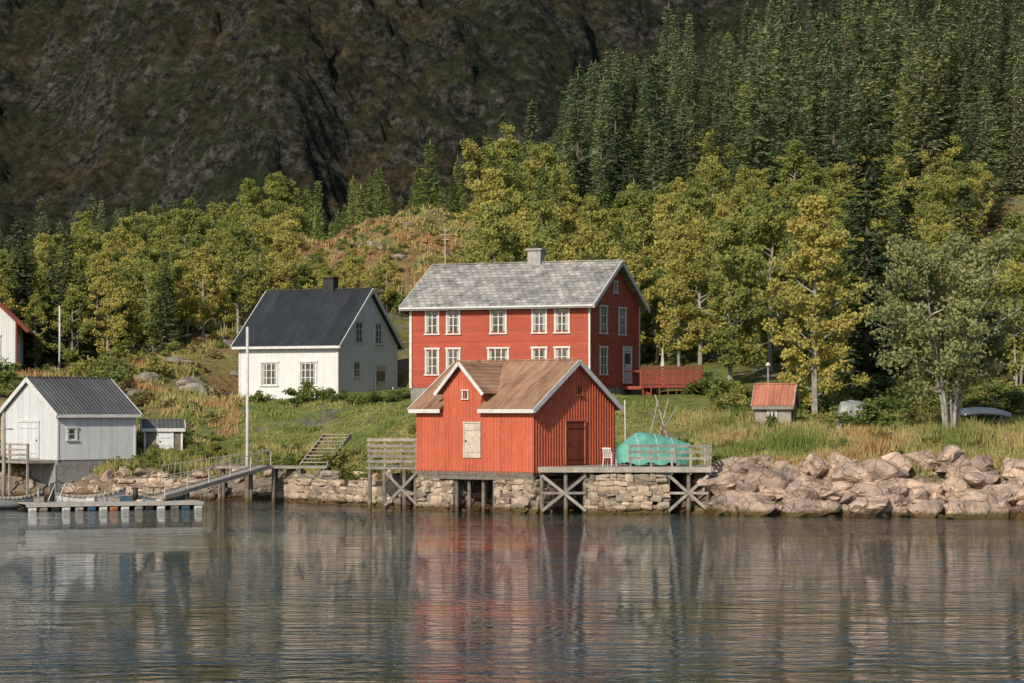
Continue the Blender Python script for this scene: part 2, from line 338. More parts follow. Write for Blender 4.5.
def window(E,L,W,side,a,z0,z1,w,cols=2,rows=3,trim='white',tw=.11,name='window',curt=True):
    f=wmap(L,W,side); mb=MB(); t=M[trim]; x0,x1=a-w/2,a+w/2
    pbox(mb,f,x0+tw*.8,x1-tw*.8,.005,.022,z0+tw*.8,z1-tw*.8,M['glass'])
    if curt:
        cw=(w-2*tw)*random.uniform(.12,.26); cw2=(w-2*tw)*random.uniform(.12,.26)
        pbox(mb,f,x0+tw,x0+tw+cw,.023,.026,z0+tw,z1-tw,M['curtain']); pbox(mb,f,x1-tw-cw2,x1-tw,.023,.026,z0+tw,z1-tw,M['curtain'])
    pbox(mb,f,x0,x0+tw,.006,.065,z0,z1,t); pbox(mb,f,x1-tw,x1,.006,.065,z0,z1,t)
    pbox(mb,f,x0-.05,x1+.05,.006,.09,z1,z1+tw,t); pbox(mb,f,x0-.05,x1+.05,.006,.1,z0-tw*.7,z0,t)
    for i in range(1,cols):
        c=x0+tw+(w-2*tw)*i/cols; pbox(mb,f,c-.035,c+.035,.027,.05,z0,z1,t)
    for j in range(1,rows):
        c=z0+(z1-z0)*j/rows; pbox(mb,f,x0+tw,x1-tw,.028,.044,c-.02,c+.02,t)
    mb.obj(name,E)
def door(E,L,W,side,a,z0,z1,w,mat,trim='white',tw=.1,name='door',boards=True,glass=False):
    f=wmap(L,W,side); mb=MB(); t=M[trim]; x0,x1=a-w/2,a+w/2
    pbox(mb,f,x0,x1,.03,.06,z0,z1,M[mat])
    pbox(mb,f,x0-tw,x0,.03,.09,z0,z1,t); pbox(mb,f,x1,x1+tw,.03,.09,z0,z1,t); pbox(mb,f,x0-tw-.03,x1+tw+.03,.03,.1,z1,z1+tw,t)
    if boards:
        for zz in (z0+.25,z1-.35): pbox(mb,f,x0+.06,x1-.06,.061,.09,zz,zz+.12,M[mat])
    if glass: pbox(mb,f,x0+.15,x1-.15,.061,.066,z0+(z1-z0)*.55,z1-.2,M['glass'])
    pbox(mb,f,x0+.08,x0+.13,.061,.12,(z0+z1)/2-.08,(z0+z1)/2+.03,M['black'])
    mb.obj(name,E)
# red main house
L,W=11.7,8.5
E=gable_house('red_wooden_house',(-6.19,151.57),R(-23),L,W,6.35,11.4,13.9,'redhouse','slate',ov=.5,og=.45,zf=4)
for a_,w_ in ((1.5,.95),(2.9,.95),(5.85,1.1),(8.5,1.0),(9.95,1.0)):
    window(E,L,W,'front',a_,9.6,11.05,w_); window(E,L,W,'front',a_,7.15,8.65,w_ if a_!=5.85 else 1.4,2 if a_!=5.85 else 3)
for a_ in (2.2,5.4): window(E,L,W,'right',a_,9.6,11.15,1.25)
window(E,L,W,'right',2.2,7.15,8.7,1.25); door(E,L,W,'right',6.2,6.6,8.8,1.3,'white',glass=True)
window(E,L,W,'left',2.5,9.6,11.15,1.1); window(E,L,W,'left',6,9.6,11.15,1.1)
window(E,L,W,'right',4.25,12.1,12.7,.6,1,1)
mb=MB(); mb.box(6.1,6.95,3.9,4.6,13.5,14.75,M['brick']); mb.box(6.0,7.05,3.8,4.7,14.75,14.87,M['brick']); mb.box(6.25,6.8,4.05,4.45,14.87,15.05,M['black']); mb.obj('chimney',E)
mb=MB(); mb.tube([(.4,4.25,13.8),(.4,4.25,16.4)],[.03,.02],6,M['steel'])
for zz,l in ((16.2,.5),(15.9,.7),(15.6,.5)): mb.beam((.4-l/2,4.25,zz),(.4+l/2,4.25,zz),.02,.02,M['steel'])
mb.obj('tv_antenna',E)
mb=MB()
for xx in (.0,): mb.tube([(xx+.12,-.06,6.3),(xx+.12,-.06,11.1)],[.045,.045],6,M['white'])
mb.tube([(-.4,-.6,11.12),(L+.4,-.6,11.12)],[.06,.06],8,M['white']); mb.obj('gutter_and_downpipe',E)
mb=MB()
for i in range(6): mb.box(L+.02+.0,L+1.3,5.5,7.0,6.45-.19*i-.19,6.45-.19*i,M['redhouse']) if i==0 else mb.box(L+1.3+.3*(i-1),L+1.3+.3*i,5.5,7.0,5.6,6.45-.19*i,M['doorred'])
for yy in (5.5,7.0):
    mb.beam((L+1.2,yy,6.3),(L+1.2,yy,7.4),.08,.08,M['redhouse']); mb.beam((L+1.2,yy,7.35),(L+2.7,yy,6.5),.06,.08,M['redhouse']); mb.beam((L,yy,7.35),(L+1.2,yy,7.35),.06,.08,M['redhouse'])
mb.obj('entrance_steps',E)
# white house
L,W=7.5,8.65
E=gable_house('white_wooden_house',(-18.33,168.05),R(-24),L,W,5.6,9.5,13.1,'whitewall','blackroof',ov=.4,og=.35,zf=3.5)
for a_ in (2.3,5.25): window(E,L,W,'front',a_,6.65,8.15,1.35,3,3)
for a_ in (2.9,5.8): window(E,L,W,'right',a_,9.5,10.9,1.25,2,3)
window(E,L,W,'right',2.6,7.2,8.2,1.1,2,2); door(E,L,W,'right',6.1,5.7,8.0,1.5,'trimgrey',glass=True)
mb=MB(); mb.box(4.2,5.0,4.0,4.7,12.7,13.95,M['black']); mb.box(4.12,5.08,3.92,4.78,13.95,14.05,M['black']); mb.obj('chimney',E)
mb=MB(); mb.box(L+.02,L+1.8,4.6,8.2,5.3,5.62,M['greywood'])
for k in range(8):
    mb.beam((L+1.75,4.6+k*.5,5.6),(L+1.75,4.6+k*.5,6.5),.06,.06,M['white'])
mb.beam((L+1.75,4.55,6.5),(L+1.75,8.2,6.5),.07,.07,M['white']); mb.beam((L+1.75,4.55,6.05),(L+1.75,8.2,6.05),.05,.05,M['white']); mb.obj('porch',E)
# left shed
L,W=5.3,5.9
E=gable_house('white_boat_shed',(-25.8,142),R(43),L,W,2.16,4.83,6.75,'shedwall','greyroof',ov=.25,og=.2,zf=-1.2)
window(E,L,W,'front',.95,3.3,3.95,.7,1,2); door(E,L,W,'left',3.0,2.25,4.3,2.1,'shedwall'); 
mb=MB(); mb.box(-1.8,-.02,.3,5.9,1.98,2.12,M['greywood'])
for yy in (.4,2.3,4.2,5.8):
    mb.beam((-1.7,yy,-1),(-1.7,yy,3.1),.12,.12,M['greywood'])
for zz in (3.05,2.75,2.45): mb.beam((-1.75,.3,zz),(-1.75,5.9,zz),.04,.11,M['greywood'])
mb.obj('landing_deck',E)
E=gable_house('small_storage_shed',(-21.6,147.0),R(10),2.2,1.8,2.6,3.9,4.3,'darkwood','greyroof',ov=.15,og=.15,zf=1)
door(E,2.2,1.8,'front',1.2,2.65,3.7,.8,'shedwall')
L,W=9,9.2
E=gable_house('white_house_with_orange_roof',(-34.9,176),R(90+8),L,W,7.6,11.3,15.8,'whitewall','orangeroof',trim='doorred',ov=.8,og=.4,zf=5)
window(E,L,W,'left',1.6,8.9,10.2,1.0); window(E,L,W,'left',4.6,8.9,10.2,1.2); window(E,L,W,'front',3,8.9,10.2,1.2)
# boathouse
L,W=7.35,6.8; zb,ze,zr=2.0,5.15,7.37; cx,hw=2.95,1.2
E=gable_house('red_boathouse',(-4.77,125.53),R(-38),L,W,zb,ze,zr,'redboat','rust',ov=.3,og=.28,zf=None,cut=(cx-hw,cx+hw,.9),corner=False)
mb=MB(); dz=6.05
mb.add([(cx-hw,0,ze),(cx+hw,0,ze),(cx+hw,0,dz),(cx,0,dz+1.22),(cx-hw,0,dz),(cx-hw,2.2,ze),(cx+hw,2.2,ze),(cx+hw,2.2,dz),(cx,2.2,dz+1.22),(cx-hw,2.2,dz)],
  [(0,1,2,3,4),(0,4,9,5),(1,6,7,2)],M['redboat']); mb.obj('dormer_walls',E)
mb=MB()
for sg in (1,-1):
    mb.slab([(cx+sg*(hw+.3),-.3,dz-.28),(cx+sg*(hw+.3),2.1,dz-.28),(cx,3.38,dz+1.25),(cx,-.3,dz+1.25)],.07,M['rust'])
mb.obj('dormer_roof',E)
mb=MB()
for sg in (1,-1): mb.beam((cx+sg*(hw+.34),-.33,dz-.3),(cx,-.33,dz+1.27),.05,.17,M['white'])
mb.obj('dormer_bargeboards',E)
mb=MB(); bt=M['redbat']
x=.0
while x<L:
    top=ze-.02
    if abs(x-cx)<hw: top=dz+1.2*(1-abs(x-cx)/hw)-.05
    mb.box(x,x+.05,-.028,-.001,zb-.06-random.random()*.05,top,bt); x+=.22
y=.0
while y<W:
    top=ze+(zr-ze)*(1-abs(y-W/2)/(W/2))-.04
    mb.box(L+.001,L+.028,y,y+.05,zb-.06-random.random()*.05,top,bt); mb.box(-.028,-.001,y,y+.05,zb,top,bt); y+=.22
mb.obj('battens',E)
door(E,L,W,'front',3.6,2.65,4.35,.95,'trimgrey',trim='trimgrey',tw=.07,name='loading_hatch')
door(E,L,W,'right',3.35,2.32,4.45,1.5,'doorred',trim='redbat',tw=.08)
window(E,L,W,'front',3.15,5.55,5.95,.4,1,1,tw=.06,curt=False); window(E,L,W,'right',3.75,5.75,6.15,.5,1,1,trim='redbat',tw=.06,curt=False)
mb=MB()
mb.box(0.02,L-.02,.02,W-.02,1.78,1.99,M['darkwood'])
for y_ in (.15,3.4,6.6): mb.beam((0,y_,1.68),(L,y_,1.68),.22,.2,M['darkwood'])
for x_ in (2.3,3.1,4.0,4.7): mb.tube([(x_,.35,-1),(x_,.35,1.7)],[.11,.09],8,M['darkwood'])
for x_ in (2.6,4.3): mb.tube([(x_,2.35,-1),(x_,2.35,1.7)],[.11,.09],8,M['darkwood'])
mb.obj('floor_beams_and_posts',E)
# stones
def cubesph():
    mb_=[];f=[]
    idx={}
    n=2
    for ax in range(3):
        for s_ in (-1,1):
            for i in range(n):
                for j in range(n):
                    q=[]
                    for (a_,b_) in ((0,0),(1,0),(1,1),(0,1)):
                        u=-1+2*(i+a_)/n; w=-1+2*(j+b_)/n
                        p=[0,0,0]; p[ax]=s_; p[(ax+1)%3]=u; p[(ax+2)%3]=w; p=tuple(p)
                        if p not in idx: idx[p]=len(mb_); mb_.append(p)
                        q.append(idx[p])
                    f.append(tuple(q) if s_>0 else tuple(q[::-1]))
    return np.array(mb_,float),f
CV,CF=cubesph()
CVn=CV/np.linalg.norm(CV,axis=1)[:,None]
def stone(mb,c,sz,ang,mat):
    k=random.uniform(.2,.55)
    p=CV*(1-k)+CVn*1.25*k + np.array([[random.uniform(-.14,.14) for _ in range(3)] for _ in range(len(CV))])
    p=p*np.array(sz)/2
    tl=random.gauss(0,.1); ct,st_=math.cos(tl),math.sin(tl); p=np.stack([p[:,0]*ct-p[:,2]*st_,p[:,1],p[:,0]*st_+p[:,2]*ct],1)
    ca,sa=math.cos(ang),math.sin(ang)
    q=np.stack([p[:,0]*ca-p[:,1]*sa,p[:,0]*sa+p[:,1]*ca,p[:,2]],1)+np.array(c)
    mb.add(q.tolist(),CF,mat)
def stone_run(mb,p0,p1,z0,z1,dep,mn=.2,mx=.85,rowh=.3,zfun=None,back=True):
    p0=Vector((*p0,0));p1=Vector((*p1,0));d=p1-p0;Ln=d.length;d.normalize();nrm=Vector((d.y,-d.x,0));ang=math.atan2(d.y,d.x)
    z=z0
    while z<z1-.08:
        h=min(rowh*random.uniform(.6,1.5),z1-z); s_=-random.random()*.2
        while s_<Ln:
            w=random.uniform(mn,mx); c=p0+d*(s_+w/2)+nrm*random.uniform(-.07,.1)
            if s_+w<=Ln+.2 and (zfun is None or z+h<zfun(s_/Ln)):
                zz=z+h/2+.05*noise.noise(Vector((c.x*1.5,c.y*1.5,z)))
                if h>.26 and random.random()<.3:
                    stone(mb,(c.x,c.y,zz-h*.25),(w*1.05,dep,h*.55),ang,M['stone']); stone(mb,(c.x,c.y,zz+h*.25),(w*.97,dep,h*.55),ang,M['stone'])
                else: stone(mb,(c.x,c.y,zz),(w*1.04,dep*random.uniform(.85,1.15),h*1.08*random.uniform(.85,1.2)),ang+random.uniform(-.1,.1),M['stone'])
            s_+=w
        z+=h
    if back:
        a=p0-nrm*.5;b=p1-nrm*.5
        mb.prism([(p0.x-nrm.x*.12,p0.y-nrm.y*.12),(p1.x-nrm.x*.12,p1.y-nrm.y*.12),(b.x,b.y),(a.x,a.y)],z0-.5,z1-.12 if zfun is None else min(zfun(0),zfun(1))-.25,M['gap'])
def rect_pier(name,c,w,dp,ang,z1,parent=None):
    mb=MB(); ca,sa=math.cos(ang),math.sin(ang)
    P=[(c[0]+x*ca-y*sa,c[1]+x*sa+y*ca) for x,y in ((0,0),(w,0),(w,dp),(0,dp))]
    for i in range(4): stone_run(mb,P[i],P[(i+1)%4],-.6,z1,.5,.22,.8,.27)
    mb.prism(P,-.8,z1-.05,M['gap'])
    return mb.obj(name,parent,False)
def loc2w(x,y): 
    a=R(-38); return (-4.77+x*math.cos(a)-y*math.sin(a),125.53+x*math.sin(a)+y*math.cos(a))
def child_keep(o,E_):
    o.parent=E_; bpy.context.view_layer.update(); o.matrix_parent_inverse=E_.matrix_world.inverted()
o1=rect_pier('stone_pillar_1',loc2w(.1,.25),1.9,3.5,R(-38),1.62); o2=rect_pier('stone_pillar_2',loc2w(5.1,.25),2.1,3.2,R(-38),1.62)
child_keep(o1,E); child_keep(o2,E)
o3=rect_pier('stone_backing',loc2w(.2,4.2),6.9,2.4,R(-38),1.66); child_keep(o3,E)
# deck / wharf
D=empty('timber_wharf',(0,0,0))
mb=MB()
poly_front=120.45; xl,xr=1.25,9.6
gx=lambda y:1.02+.12+(y-121)*.781 if y>121 else 1.25
ycur=poly_front; 
while ycur<126.6:
    x0=gx(ycur)+.1; mb.box(min(x0,5.4),xr+random.uniform(-.03,.03),ycur,ycur+.135,2.2,2.26,M['greywood']); ycur+=.15
mb.box(xl,xr,poly_front-.05,poly_front-.003,2.0,2.255,M['greywood'])
mb.box(xr+.04,xr+.09,poly_front,126.5,2.0,2.255,M['greywood'])
for yy in (120.6,122.6,124.6): mb.box(max(xl,gx(yy)+.4),xr,yy,yy+.18,1.98,2.197,M['darkwood'])
mb.obj('deck_boards',D)
mb=MB()
def post(x,y,z0,z1,r=.1,mat='darkwood'): mb.tube([(x,y,z0),(x+random.uniform(-.03,.03),y,z1)],[r*1.1,r],8,M[mat])
for x_ in (1.45,2.6,3.55,7.55,8.5,9.45):
    for y_ in (120.7,122.9): post(x_,y_,-1,2.0)
for (a_,b_) in ((1.45,3.55),(7.55,9.45)):
    mb.beam((a_,120.56,.15),(b_,120.56,1.85),.05,.14,M['greywood']); mb.beam((a_,120.5,1.85),(b_,120.5,.15),.05,.14,M['greywood']); mb.beam((a_,120.56,1.0),(b_,120.56,1.0),.04,.12,M['greywood'])
    mb.beam((a_,122.8,.15),(b_,122.8,1.85),.05,.14,M['greywood'])
mb.obj('pilings_and_braces',D)
mb=MB()
for x_ in (5.7,6.7,7.7,8.6,9.55): mb.beam((x_,120.55,1.9),(x_,120.55,3.3),.1,.1,M['greywood'])
for y_ in (122.2,124,125.8): mb.beam((9.55,y_,2.0),(9.55,y_,3.3),.1,.1,M['greywood'])
for zz in (3.28,2.98,2.68): mb.beam((5.6,120.49,zz),(9.62,120.49,zz+random.uniform(-.03,.03)),.035,.13,M['greywood']); mb.beam((9.62,120.5,zz),(9.62,126,zz),.035,.15,M['greywood'])
mb.obj('railing',D)
o=rect_pier('stone_pier',(3.8,120.62),3.5,5,0,1.97); child_keep(o,D)
D=empty('timber_landing',(0,0,0)); mb=MB()
mb.box(-7.3,-4.75,125.9,129.5,2.02,2.14,M['greywood'])
for x_ in (-7.15,-6.4,-5.4,-4.85): post(x_,126.0,-1,2.02); 
mb.beam((-6.4,125.85,.2),(-4.75,125.85,1.9),.05,.13,M['greywood']); mb.beam((-6.4,125.8,1.9),(-4.75,125.8,.2),.05,.13,M['greywood'])
for x_ in (-7.2,-6.4,-5.6,-4.85): mb.beam((x_,125.95,2.1),(x_,125.95,3.6),.09,.09,M['greywood'])
for zz in (2.42,2.68,2.94,3.2,3.5): mb.beam((-7.3,125.88,zz),(-4.8,125.88,zz+random.uniform(-.02,.02)),.03,.15,M['greywood'])
mb.obj('deck_and_board_fence',D)
# retaining wall
mb=MB(); stone_run(mb,(-12.6,136.9),(-5.0,127.4),-.5,2.0,.6,.25,1.0,.3,zfun=lambda t:1.55+.3*math.sin(t*7)+.25*math.sin(t*23))
stone_run(mb,(-22,140.8),(-16,139.3),-.4,1.5,.6,.25,1.0,.3,zfun=lambda t:1.2+.25*math.sin(t*9)); mb.obj('dry_stone_wall',None,False)
# ------------------------------------------------------------ boulders
def icos(sub):
    import bmesh
    bm=bmesh.new(); bmesh.ops.create_icosphere(bm,subdivisions=sub,radius=1); vv=[v.co.copy() for v in bm.verts]; ff=[tuple(v.index for v in f.verts) for f in bm.faces]; bm.free(); return vv,ff
IV,IF=icos(3)
def boulder(mb,c,sz,mat='rock'):
    o=Vector((random.uniform(-99,99),random.uniform(-99,99),0)); a=random.uniform(0,6.28); ca,sa=math.cos(a),math.sin(a)
    pl=[(Vector((random.gauss(0,1),random.gauss(0,1),random.gauss(0,.8))).normalized(),random.uniform(.45,.8)) for _ in range(11)]
    out=[]
    for v in IV:
        p=v.copy()
        for n_,d_ in pl:
            e=p.dot(n_)-d_
            if e>0: p-=n_*e*.97
        p*=1+.22*noise.fractal(p*1.6+o,1,2,4)+.06*noise.noise(p*7+o)
        x,y,z=p.x*sz[0],p.y*sz[1],p.z*sz[2]; out.append((c[0]+x*ca-y*sa,c[1]+x*sa+y*ca,c[2]+z))
    mb.add(out,IF,M[mat])
mb=MB()
def rocks(n,xa,xb,ta,tb,smin,smax,fl=1,up=.08,pw=2.6):
    for _ in range(n):
        x=random.uniform(xa,xb); t=random.uniform(ta,tb); y=shore(x)+t; s_=smin+(smax-smin)*random.random()**pw
        boulder(mb,(x,y,zat(x,y)+s_*up),(s_*random.uniform(.9,1.6),s_*random.uniform(.7,1),s_*random.uniform(.45,.85)*fl))
rocks(260,9.5,34,-.8,3.8,.18,.85); rocks(60,9.5,34,1.2,3.6,.7,1.35,.85,.2,1.2); rocks(120,34,60,-.8,4,.3,1.1)
for x,t,s_ in ((11.6,.3,1.2),(14.2,.0,1.0),(17.2,.2,1.3),(19.6,.4,1.1),(22,.2,1.7),(25,.5,1.4)): boulder(mb,(x,shore(x)+t,.35),(s_*1.6,s_,s_*.6))
rocks(110,-13,-5,-.3,3,.15,.5); rocks(170,-40,-13,-.5,3,.15,.6); rocks(50,-4,9,-1,2.5,.2,.6)
mb.obj('shore_boulders',None,False)
mb=MB()
for _ in range(34):
    x=random.uniform(-30,-19); y=random.uniform(150,185); s_=random.uniform(.3,1.2); boulder(mb,(x,y,zat(x,y)+.05),(s_*1.3,s_,s_*.6),'hrock')
for _ in range(75):
    x=random.uniform(-21,0); y=random.uniform(203,225); s_=random.uniform(.3,1.5)*random.uniform(.4,1); boulder(mb,(x,y,zat(x,y)-.25),(s_*2.0,s_,s_*.5),'hrock')
mb.obj('hillside_rocks',None,False)
# ------------------------------------------------------------ trees
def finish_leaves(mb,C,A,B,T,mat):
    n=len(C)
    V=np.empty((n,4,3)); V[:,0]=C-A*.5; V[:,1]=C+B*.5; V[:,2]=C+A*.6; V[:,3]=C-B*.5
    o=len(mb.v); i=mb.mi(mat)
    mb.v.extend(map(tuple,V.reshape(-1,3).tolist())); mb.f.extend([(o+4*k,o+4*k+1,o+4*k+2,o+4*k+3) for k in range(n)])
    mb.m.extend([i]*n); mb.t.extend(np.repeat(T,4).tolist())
def unit(a): return a/np.maximum(1e-6,np.linalg.norm(a,axis=-1,keepdims=True))
def spruce(seed,h=14,r=2.3,mat='spruce',sz=.42,name='spruce',gap=.07,pw=.8):
    g=np.random.default_rng(seed); mb=MB()
    mb.tube([(0,0,-.8),(0,0,h*.5),(0,0,h*.97)],[.022*h*.8,.011*h,.01],6,M['dbark'])
    C=[];A=[];B=[];T=[]; z=h*.05; lop=g.uniform(0,6.28)
    while z<h*.99:
        f=z/h; rad=r*(1-f)**pw*g.uniform(.72,1.18)*(.75+.25*min(1,f*8))+.06; nb=int(6+4*(1-f))
        a0=g.uniform(0,6.28)
        for b in range(nb):
            a=a0+b*6.283/nb+g.uniform(-.25,.25); ln=rad*g.uniform(.6,1.15)*(1+.15*math.cos(a-lop))
            if g.random()<gap: continue
            dr=np.array([math.cos(a),math.sin(a),0]); sd=np.array([-dr[1],dr[0],0]); st=max(2,int(ln/.27)); bt=g.random()
            droop=g.uniform(.15,.5)*(1-f*.9)-.35*f
            for k in range(st):
                t=(k+.7)/st; p=dr*ln*t; p[2]=z-droop*ln*t+.18*ln*t*t
                s_=sz*(1.15-.55*t)
                for q in (-1,1,0):
                    ax=unit(dr*.9+sd*q*.75+np.array([0,0,g.uniform(-.45,.05)])+g.normal(0,.15,3))*s_*1.35
                    bx=unit(np.cross(ax,np.array([0,0,1])+g.normal(0,.4,3)))*s_*.4
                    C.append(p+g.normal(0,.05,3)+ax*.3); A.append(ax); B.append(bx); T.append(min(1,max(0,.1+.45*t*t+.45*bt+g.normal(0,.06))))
        z+=(.26+.12*g.random())*(h/14)**.5
    top=np.array([0,0,h*.985]); C.append(top);A.append(np.array([0,0,.9]));B.append(np.array([.12,0,0]));T.append(.6)
    finish_leaves(mb,np.array(C),np.array(A),np.array(B),np.array(T),M[mat]); return mb.mesh(name)
def clump(g,c,r,n,ls,bt,C,A,B,T):
    p=g.normal(0,1,(n,3)); p=unit(p)*(g.random((n,1))**.45)*r; p[:,2]*=.75
    ax=unit(g.normal(0,1,(n,3))+np.array([0,0,-.3])); bx=unit(np.cross(ax,g.normal(0,1,(n,3))))
    s=ls*g.uniform(.7,1.3,(n,1))
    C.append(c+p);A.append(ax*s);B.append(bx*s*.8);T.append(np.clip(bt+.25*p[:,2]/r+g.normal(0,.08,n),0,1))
def broadleaf(seed,h=10,cr=2.2,base=.18,limbs=30,cl=4,leaves=62,ls=.2,mat='birch',bark='bark',stems=1,name='birch',crr=.5,topp=.62,spread=.5):
    g=np.random.default_rng(seed); mb=MB(); C=[];A=[];B=[];T=[]
    for s_ in range(stems):
        th=g.uniform(0,6.28) if stems<3 else s_*6.283/stems+g.uniform(-.4,.4); lean=0 if stems==1 else g.uniform(.18,.42)*spread*2
        hh=h*(.97 if s_==0 else g.uniform(.75,.95)); pts=[];rr=[]
        off=np.array([math.cos(th),math.sin(th),0])*(0 if stems==1 else .15)
        for i in range(8):
            f=i/7; w=g.normal(0,.1,2)*f*h/10
            pts.append(np.array([math.cos(th)*lean*hh*.6*f**1.2+w[0],math.sin(th)*lean*hh*.6*f**1.2+w[1],-.6*(i==0)+hh*f])+off); rr.append(max(.012,(.016*h if stems==1 else .011*h)*(1-f*.95)))
        mb.tube(pts,rr,6,M[bark])
        for l in range(limbs//stems):
            f=base+(.97-base)*((l+g.random())/(limbs//stems)); i=min(6,int(f*7)); p0=pts[i]+(pts[i+1]-pts[i])*(f*7-i)
            u=(f-base)/(1-base); env=max(.12,(math.sin(math.pi*min(1,(u*.93+.07))**topp)))*cr*g.uniform(.5,1.2)*(1 if stems==1 else .62)
            a=g.uniform(0,6.28); up=g.uniform(.2,.8); lp=[p0]
            for k in range(1,4):
                t=k/3; lp.append(p0+np.array([math.cos(a)*env*t,math.sin(a)*env*t,up*env*t**1.1])+g.normal(0,.06,3))
            mb.tube(lp,[.022*env+.012,.014*env+.01,.008*env+.008,.006],4,M[bark])
            bt=g.uniform(.1,.75)
            for c_ in range(cl):
                t=.35+.75*(c_+g.random()*.8)/cl; k=min(2,int(t*3)); q=lp[k]+(lp[k+1]-lp[k])*min(1.2,(t*3-k))
                clump(g,q+g.normal(0,.22*crr*2,3)*np.array([1,1,.8]),g.uniform(.6,1.25)*crr,int(leaves*g.uniform(.5,1.3)),ls,bt+g.uniform(-.15,.15),C,A,B,T)
    finish_leaves(mb,np.concatenate(C),np.concatenate(A),np.concatenate(B),np.concatenate(T),M[mat]); return mb.mesh(name)
def bush(seed,mat='bush',name='bush',n=16):
    g=np.random.default_rng(seed); mb=MB(); C=[];A=[];B=[];T=[]
    for k in range(n):
        a=g.uniform(0,6.28); r=g.uniform(0,.95); c=np.array([math.cos(a)*r,math.sin(a)*r,g.uniform(.15,1.2)*(1-r*.6)])
        mb.tube([(0,0,-.3),c],[.02,.008],4,M['dbark']); clump(g,c,g.uniform(.2,.45),70,.13,g.uniform(.1,.8),C,A,B,T)
    finish_leaves(mb,np.concatenate(C),np.concatenate(A),np.concatenate(B),np.concatenate(T),M[mat]); return mb.mesh(name)
SP=[spruce(i,14,r_,'spruce',gap=g_,pw=p_) for i,r_,g_,p_ in ((1,2.1,.07,.8),(2,2.7,.15,.7),(3,1.8,.1,.9),(4,3.0,.12,.75),(5,2.3,.3,.6))]
LA=[spruce(i,11,r_,'larch',.4,'young_spruce') for i,r_ in ((11,1.9),(12,2.3),(13,1.7))]
DS=[spruce(i,12,r_,'dspruce',.42,'dark_spruce') for i,r_ in ((21,2.3),(22,2.8))]
BI=[broadleaf(30,10,2.3),broadleaf(31,10,2.7,.15),broadleaf(32,10,1.9,.2),broadleaf(33,10,2.5,.12,stems=3,limbs=36),broadleaf(34,9,2.9,.1,limbs=34)]
BU=[bush(50),bush(51),bush(52,n=10),bush(53,n=24)]
HE=[bush(55,'heather','heather',10),bush(56,'heather','heather',14)]
placed=[]
def scatter(name,protos,pa,pb,ya,yb,n,h0,h1,ph,gap,ok=None,wide=1.0,pw=1):
    Ef=empty(name); c=0;tries=0
    while c<n and tries<n*25:
        tries+=1
        y=random.uniform(ya,yb); x=(random.uniform(pa,pb)-512)*y/2500
        if ok and not ok(x,y): continue
        gg=gap*random.uniform(.6,1.3)
        if any((x-a_)**2+(y-b_)**2<gg*gg for a_,b_ in placed): continue
        placed.append((x,y)); h=h0+(h1-h0)*random.random()**pw; s_=h/ph; w_=s_*random.uniform(.8,1.2)*wide
        inst('tree',random.choice(protos),(x,y,zat(x,y)-.1),random.uniform(0,6.28),(w_,w_,s_),Ef); c+=1
    return Ef
def pxof(x,y): return 512+x/y*2500
def nohouse(x,y):
    if 196<y<262 and 285<pxof(x,y)<482: return False
    if 178<y<197 and 395<pxof(x,y)<470: return False
    if y<188 and -23<x<-5: return False
    if y<166 and -9<x<13: return False
    return True
scatter('spruce_forest',SP,560,1150,236,345,320,9,18.5,14,3.7,lambda x,y: x>2+(y-236)*.03 and nohouse(x,y),1.1)
scatter('young_spruce_forest',LA+SP[:1],170,620,262,345,160,6,12.5,11,3.2,nohouse)
scatter('mixed_spruce_stand',SP+LA+LA,-120,330,235,300,90,6,11,13,3.6,nohouse)
scatter('birch_forest',BI,-120,300,182,250,150,5.5,9,10,3.1,nohouse)
scatter('birch_wood',BI+BI+LA[:1],480,900,168,238,160,6.5,11,10,3.2,nohouse)
scatter('upper_birch_wood',BI,620,1150,225,330,22,7,11,10,2.4,nohouse)
scatter('hillside_birches',BI,860,1200,150,236,75,6.5,9.5,10,3.6,lambda x,y:not(965<pxof(x,y)<1060 and y>185))
scatter('birch_thicket',BI,290,420,262,280,12,3.5,5.5,10,2.6)
scatter('knoll_birches',BI,305,405,188,200,12,3,5,10,2.0)
def tree(name,me,x,y,h,ph,rz=0,w=1): inst(name,me,(x,y,zat(x,y)-.1),rz,(h/ph*w,h/ph*w,h/ph))
for px,y,h in ((20,186,12),(66,186,10.5),(165,182,8),(52,192,9)): tree('dark_spruce_tree',random.choice(DS),(px-512)*y/2500,y,h,12,random.random()*6,1.05)
big=spruce(77,19,4.0,'dspruce',.5,'large_spruce',gap=.2,pw=.65); tree('large_spruce_tree',big,(868-512)*150/2500,150,18.5,19,1,1.1)
tree('dark_spruce_tree',DS[1],(905-512)*158/2500,158,12,12,2,1.2); tree('dark_spruce_tree',DS[0],(965-512)*165/2500,165,12,12,3,1.3)
tb=broadleaf(81,13,2.5,.1,limbs=52,cl=4,leaves=75,ls=.19,name='tall_birch'); tree('tall_birch_tree',tb,(815-512)*139/2500,139,13.3,13,.6)
tb2=broadleaf(82,11,2.8,.12,limbs=44,cl=4,leaves=75,ls=.19,name='broad_birch'); tree('birch_tree',tb2,(730-512)*158/2500,158,11,11,2)
tree('birch_tree',tb2,(770-512)*163/2500,163,11.5,11,4); tree('birch_tree',tb,(700-512)*170/2500,170,10.5,13,4)
ro=broadleaf(90,9.5,4.8,.22,limbs=80,cl=5,leaves=66,ls=.16,mat='rowan',stems=5,name='willow',crr=.58,spread=.7)
tree('willow_tree',ro,(950-512)*128/2500,128,10.8,9.5,.3,1.0)
tree('willow_tree',ro,31,134,8.5,9.5,2.3)
Eb=empty('shrubbery')
